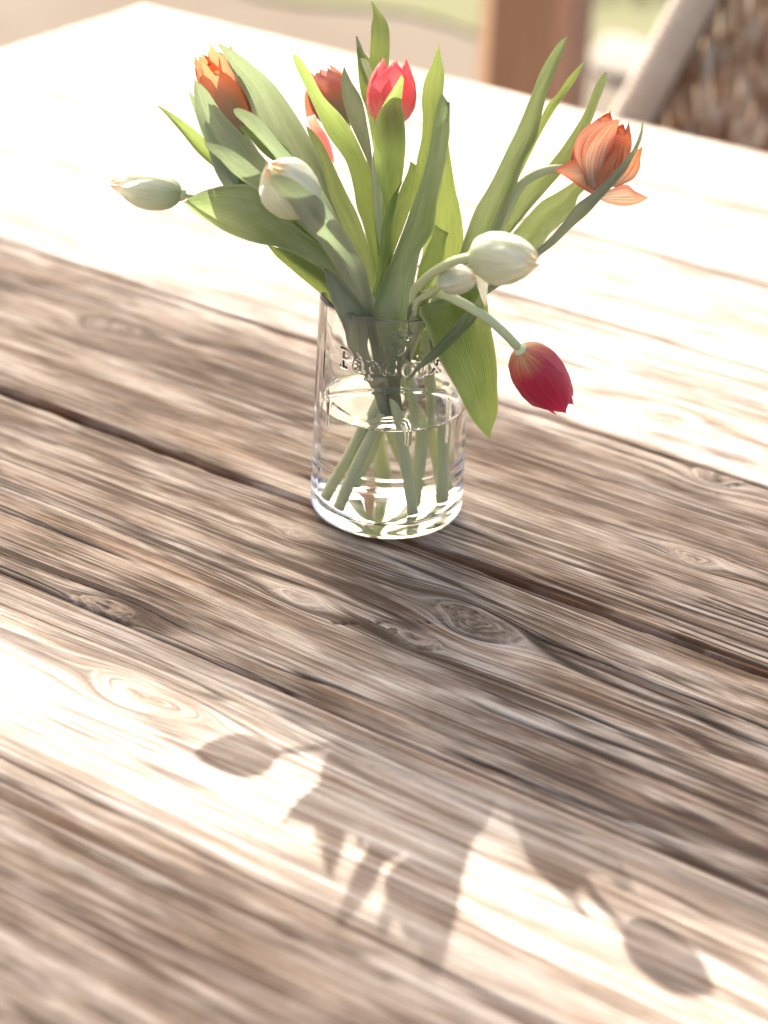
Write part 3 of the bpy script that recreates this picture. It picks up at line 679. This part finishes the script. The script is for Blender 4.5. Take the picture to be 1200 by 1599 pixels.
# O: orange tulip wrapped by two grey green leaves
fO = (.010, .024, .0105)
tO = tulip('orange tulip with ragged petals wrapped between two broad grey green leaves', fO)
stem(tO, [fO, (-.004, .014, .065), (-.018, .008, .115), ('p', 470, 350, .012), ('p', 412, 262, .026), ('p', 380, 208, .036)], .0027, .0022)
head(tO, (380, 210, .036), (330, 84, .032), .0122, M_ORANGE, 'open', 40, jag=.9, seed=5, lenvar=.04)
ribbon('leaf', [(339,67,340,67),(349,82,361,77),(362,110,389,97),(380,140,424,127),(394,172,455,168),(412,215,480,210),(440,266,501,252),(476,318,517,310),(522,390,548,385),(560,468,582,464)], .012, .022, M_LEAFD, tO, .22, (-.008, .016, .085), tilt=-.4, n=56)
ribbon('leaf', [(304,124,305,124),(303,145,325,143),(307,178,347,176),(320,214,382,213),(340,275,418,252),(392,345,468,315),(450,400,510,382),(530,462,560,450)], .004, -.004, M_LEAFD, tO, .20, (-.018, .010, .095), tilt=.4)
ribbon('leaf', [(294,142,295,142),(298,156,304,152),(306,180,314,176),(318,214,330,208),(345,262,360,255)], .008, .004, M_LEAFD, tO, .1, None)
ribbon('leaf', [(374,199,385,196),(392,218,410,204),(412,240,434,218),(440,262,458,244),(480,310,492,300)], .004, .0, M_LEAF2, tO, .1, None)

# F: front left white tulip, soft and nearest the camera
fF = (.013, -.021, .0105)
tF = tulip('plump white tulip at front left, nearest the camera, behind a curled leaf', fF)
stem(tF, [fF, (.004, -.022, .065), (-.008, -.016, .118), ('p', 562, 430, -.016), ('p', 532, 372, -.034), ('p', 500, 338, -.048), ('p', 480, 324, -.052)], .0028, .0022)
head(tF, (478, 322, -.052), (421, 258, -.070), .0140, M_WHITE, 'closed', 10, seed=8, wid=1.05)
ribbon('leaf', [(423,276,424,275),(422,286,436,272),(432,299,460,281),(450,315,482,297),(468,341,501,311),(486,361,521,337),(505,387,541,364),(521,412,558,392),(537,438,572,422),(556,464,581,462),(566,486,584,486)], -.028, -.100, M_LEAFD, tF, -.22, (-.004, -.026, .085), n=56, fold=.2, tilt=.2)
ribbon('leaf', [(318,223,322,222),(326,233,340,226),(342,247,362,234),(364,270,385,250),(394,292,408,270),(440,325,452,305),(500,380,510,368)], -.03, -.055, M_LEAFD, tF, -.2, None)
ribbon('leaf', [(365,170,370,168),(368,180,386,173),(384,195,404,184),(426,240,450,237),(458,285,488,275),(492,330,518,322),(528,390,545,380),(560,450,575,445)], -.015, -.040, M_LEAFD, tF, -.2, (-.002, -.015, .085))
ribbon('leaf', [(505,418,511,420),(509,436,526,432),(514,455,550,452),(522,480,574,484),(538,510,578,512),(548,545,576,545)], -.0285, -.030, M_LEAFD, tF, -.14, (.000, -.020, .066), tilt=.1)
ribbon('leaf', [(418,383,421,383),(433,401,448,391),(454,420,476,400),(478,440,500,416),(500,458,512,436),(516,474,521,462)], -.006, -.012, M_LEAF2, tF, .2, (-.018, -.004, .095))

# B: blurred dusky red tulip at the back
fB = (-.001, .028, .0105)
tB = tulip('dusky orange red tulip at the back with one petal hanging down', fB)
stem(tB, [fB, (-.006, .020, .065), (-.010, .018, .115), ('p', 572, 330, .045), ('p', 556, 240, .070), ('p', 540, 196, .080)], .0027, .0021)
head(tB, (541, 196, .080), (499, 108, .085), .0125, M_BACKRED, 'cup', 50, jag=.5, seed=12)
ribbon('petal', [(521,255,523,254),(506,238,519,232),(496,220,511,212),(485,204,500,196),(480,186,493,181)], .080, .078, M_PINK, tB, .1, None)
ribbon('petal', [(479,184,483,182),(476,165,492,178),(477,145,500,160),(487,128,510,140)], .082, .078, M_BACKRED, tB, .1, None)
ribbon('leaf', [(478,197,480,197),(483,214,493,208),(490,232,507,228),(506,272,523,262),(516,318,543,304),(535,358,558,334),(555,391,574,378),(569,420,583,408),(577,458,590,440)], .008, .030, M_LEAF, tB, .2, (-.006, .014, .08))
ribbon('leaf', [(537,104,538,104),(533,126,550,129),(537,160,565,154),(547,192,573,190),(559,219,579,224),(575,258,583,255),(585,320,596,318)], .020, .050, M_LEAFD, tB, .18, (-.002, .016, .09))
ribbon('leaf', [(557,72,558,72),(559,103,579,93),(564,148,590,108),(573,174,600,150),(588,260,604,250)], .03, .060, M_LEAF2, tB, .15, None)
ribbon('leaf', [(556,56,558,56),(557,72,566,74),(561,96,573,96),(570,130,582,128)], .05, .066, M_LEAFD, tB, .1, None)

# C: pink tulip in the centre
fC = (.012, -.008, .0105)
tC = tulip('pink red closed tulip standing upright in the centre of the bunch', fC)
stem(tC, [fC, (.013, -.006, .065), (.000, .0, .115), ('p', 596, 380, .004), ('p', 588, 260, .006), ('p', 600, 196, .006)], .0028, .0024)
head(tC, (606, 196, .006), (617, 92, .014), .01255, M_PINK, 'cup', 65, jag=.25, seed=21, lenvar=.02)
ribbon('leaf', [(627,118,628,118),(616,136,631,124),(602,158,629,142),(589,184,628,162),(584,213,632,190),(584,240,634,220),(590,275,632,252),(597,307,627,284),(602,335,616,312),(600,370,610,350)], -.006, -.012, M_LEAF2, tC, .22, (.006, -.006, .09), n=56, fold=.2)
ribbon('leaf', [(563,90,564,90),(568,107,574,95),(576,128,582,115),(580,160,586,150),(588,220,594,210)], .015, .022, M_LEAFD, tC, .1, None)
ribbon('leaf', [(580,2,581,2),(583,24,592,16),(580,40,605,35),(579,60,609,54),(577,90,609,82),(578,120,607,116),(586,190,608,186),(594,280,610,276)], .025, .066, M_LEAF2, tC, .2, (.002, .010, .09), n=50)
ribbon('leaf', [(458,85,460,84),(461,101,470,92),(475,131,486,115),(493,171,505,150),(512,211,534,181),(541,253,555,213),(553,296,573,253),(557,322,589,289),(567,350,601,322),(575,380,600,352),(588,432,597,415)], .0, .012, M_LEAF2, tC, .14, (.002, .010, .095), n=60, tilt=.2, fold=.5)
ribbon('leaf', [(628,282,629,282),(613,307,623,300),(604,326,618,325),(597,350,612,350),(595,368,611,370),(593,400,607,405),(588,434,602,436),(582,473,594,474)], -.016, -.014, M_LEAF2, tC, .15, (.010, -.012, .095))
ribbon('leaf', [(641,252,643,252),(637,268,651,262),(627,292,648,285),(617,318,644,312),(610,362,637,338),(604,405,624,372),(597,440,609,412)], -.008, -.012, M_LEAF2, tC, -.18, None, fold=.6)
ribbon('leaf', [(644,250,645,250),(650,262,656,268),(652,285,664,290),(648,320,670,325)], .012, .01, M_LEAF2, tC, .1, None)

# R: crimson tulip drooping to the right, its stem crossing the jar
fR = (-.023, -.021, .0105)
tR = tulip('crimson tulip drooping to the right on an arched pale stem', fR)
stem(tR, [fR, (-.012, -.020, .045), (.004, -.019, .090), (.014, -.024, .128), ('p', 664, 462, -.040), ('p', 690, 459, -.054), ('p', 724, 474, -.064), ('p', 760, 496, -.067), ('p', 788, 520, -.066), ('p', 808, 541, -.064)], .0030, .0023, n=80)
head(tR, (812, 545, -.063), (881, 634, -.052), .0130, M_RED, 'cup', 80, jag=.25, seed=33, wid=1.02, lenvar=.03)
ribbon('leaf', [(698,160,703,159),(690,145,703,190),(679,180,702,214),(671,230,697,250),(662,272,690,282),(648,309,683,315),(630,360,676,362),(612,405,657,392),(599,432,651,422),(590,455,645,448),(584,480,638,478),(583,500,635,500),(586,530,630,532),(592,560,628,562)], -.028, -.008, M_LEAF, tR, -.15, (.002, -.020, .070), n=64, tilt=-.2, fold=.3)
ribbon('leaf', [(684,70,686,70),(676,97,689,88),(664,124,694,108),(659,152,694,130),(660,181,690,160),(659,213,682,200),(651,251,672,246),(645,293,664,290),(640,330,656,330)], .0, .016, M_LEAF2, tR, .16, (.008, .0, .09), n=50)

# G: large white tulip leaning to the camera on the right
fG = (-.028, -.009, .0105)
tG = tulip('large ivory white tulip at front right with an orange tinged tip', fG)
stem(tG, [fG, (-.016, -.014, .045), (.000, -.022, .095), (.010, -.030, .125), ('p', 647, 462, -.038), ('p', 656, 444, -.048), ('p', 680, 424, -.068), ('p', 710, 408, -.086), ('p', 742, 400, -.097)], .0029, .0023, n=80)
head(tG, (739, 397, -.096), (843, 409, -.120), .0122, M_WHITE2, 'closed', 95, seed=44, wid=1.06)
ribbon('leaf', [(691,451,693,450),(680,452,688,460),(664,455,674,463),(649,463,661,472),(641,475,648,484),(636,486,640,496)], -.036, -.048, M_LEAFD, tG, .2, (.008, -.028, .100))
ribbon('leaf', [(655,478,755,440),(656,492,760,462),(664,505,764,492),(679,546,769,522),(691,570,774,550),(705,594,777,582),(718,618,777,606),(731,645,778,634),(744,664,775,654),(757,677,768,672),(765,686,766,686)][::-1], -.052, -.041, M_LEAF2, tG, -.14, (.016, -.016, .118), fw_=.02, n=64, tilt=.0, fold=.5)
ribbon('leaf', [(635,596,636,597),(646,578,656,577),(671,550,681,560),(704,514,713,532),(727,488,744,499),(741,473,754,480),(750,459,760,460),(752,446,762,444)], -.068, -.058, M_LEAF, tG, -.35, None, n=44, fold=.2)

# H: small half hidden white bud below G
fH = (-.011, .019, .0105)
tH = tulip('small pale green white bud tucked under the big ivory tulip', fH)
stem(tH, [fH, (-.002, .004, .060), (.008, -.020, .110), ('p', 652, 474, -.040), ('p', 672, 458, -.055), ('p', 692, 444, -.068)], .0026, .0018)
head(tH, (688, 441, -.070), (748, 432, -.082), .0072, M_WHITE2, 'closed', 30, seed=51)
ribbon('petal', [(757,478,759,478),(751,462,761,460),(746,446,762,444),(744,432,760,430),(742,420,754,418)], -.084, -.080, M_WHITE, tH, -.15, None)
ribbon('leaf', [(679,350,702,364),(677,358,700,367),(673,374,697,374),(664,392,695,388),(656,412,694,402),(650,440,682,428),(644,470,665,462)], -.022, -.016, M_LEAF2, tH, .12, (.010, -.018, .10), rip=.03)
ribbon('leaf', [(688,214,700,215),(684,240,703,240),(678,298,712,297),(670,340,720,332),(662,380,724,370),(658,420,722,405),(660,455,700,450)], .018, .020, M_LEAF2, tH, .15, (.012, .014, .09))

# P: parrot tulip at the right
fP = (.024, -.005, .0105)
tP = tulip('half open orange and cream parrot tulip at the right with reflexed petals', fP)
stem(tP, [fP, (.022, -.003, .065), (.018, -.004, .120), ('p', 752, 400, .0), ('p', 790, 335, .002), ('p', 812, 292, .004), ('p', 842, 270, .004), ('p', 880, 264, .004), ('p', 918, 276, .006)], .0030, .0023)
head(tP, (924, 290, .004), (958, 192, -.004), .0140, M_PARROT, 'cup', 20, jag=.8, seed=61, wid=1.15, lenvar=.08, mats=[M_PARROT] * 6)
ribbon('petal', [(867,266,869,267),(878,258,888,279),(893,251,906,292),(905,247,922,302),(915,252,929,302),(922,268,932,290)], .0, -.012, M_PARROT2, tP, -.25, None, n=30, fold=.6)
ribbon('petal', [(965,186,968,188),(926,192,964,203),(904,210,954,232),(896,235,946,262),(906,262,938,284),(920,286,930,294)], -.010, -.016, M_PARROT3, tP, -.16, None, n=36, fold=.1)
ribbon('petal', [(985,215,987,217),(950,208,985,232),(940,238,984,256),(936,266,970,276),(930,288,944,297)], -.006, -.014, M_PARROT, tP, -.16, None, n=36, fold=.1)
ribbon('petal', [(1003,229,1004,229),(985,242,1001,245),(972,258,999,264),(958,276,988,280),(946,291,962,293)], .0, .004, M_PARROT, tP, .2, None, n=30)
ribbon('petal', [(1012,308,1013,309),(992,298,998,317),(978,288,975,322),(955,295,952,318),(936,304,938,312)], .0, .004, M_PARROT3, tP, -.2, None, n=30)
ribbon('leaf', [(887,56,888,56),(872,68,882,74),(847,106,870,106),(830,148,854,148),(811,194,844,192),(791,236,838,216),(767,285,818,252),(742,327,806,290),(726,369,788,344),(716,400,772,380),(700,436,740,425)], -.004, .004, M_LEAF, tP, .16, (.016, .0, .09), n=60, tilt=-.3)
ribbon('leaf', [(911,97,913,98),(889,120,900,124),(870,147,884,147),(857,161,870,167),(845,184,852,196),(825,230,830,238),(795,290,800,300)], .004, .026, M_LEAF2, tP, .2, None)
ribbon('leaf', [(946,112,948,113),(931,131,945,133),(914,173,934,162),(896,204,923,192),(872,239,900,236),(851,264,884,262),(809,306,860,290),(790,345,832,322),(768,385,800,360),(740,420,765,405)], .0, .020, M_LEAF, tP, .16, (.018, .004, .09), n=54)
ribbon('leaf', [(922,276,926,280),(902,281,916,294),(884,292,904,306),(864,304,896,328),(844,316,880,346),(820,342,858,366),(800,366,842,388),(770,398,800,412),(735,435,755,448)], -.004, .014, M_LEAF, tP, .14, (.018, -.006, .095), fold=.7, rip=.0)
ribbon('leaf', [(1003,192,1005,192),(998,212,1003,214),(984,240,992,242),(956,271,970,276),(928,299,945,304),(900,320,920,332),(879,348,893,356),(858,372,867,381),(830,396,840,402),(790,424,800,436),(752,448,764,458)], -.022, -.030, M_LEAFD, tP, -.25, (.022, -.012, .105), n=54)
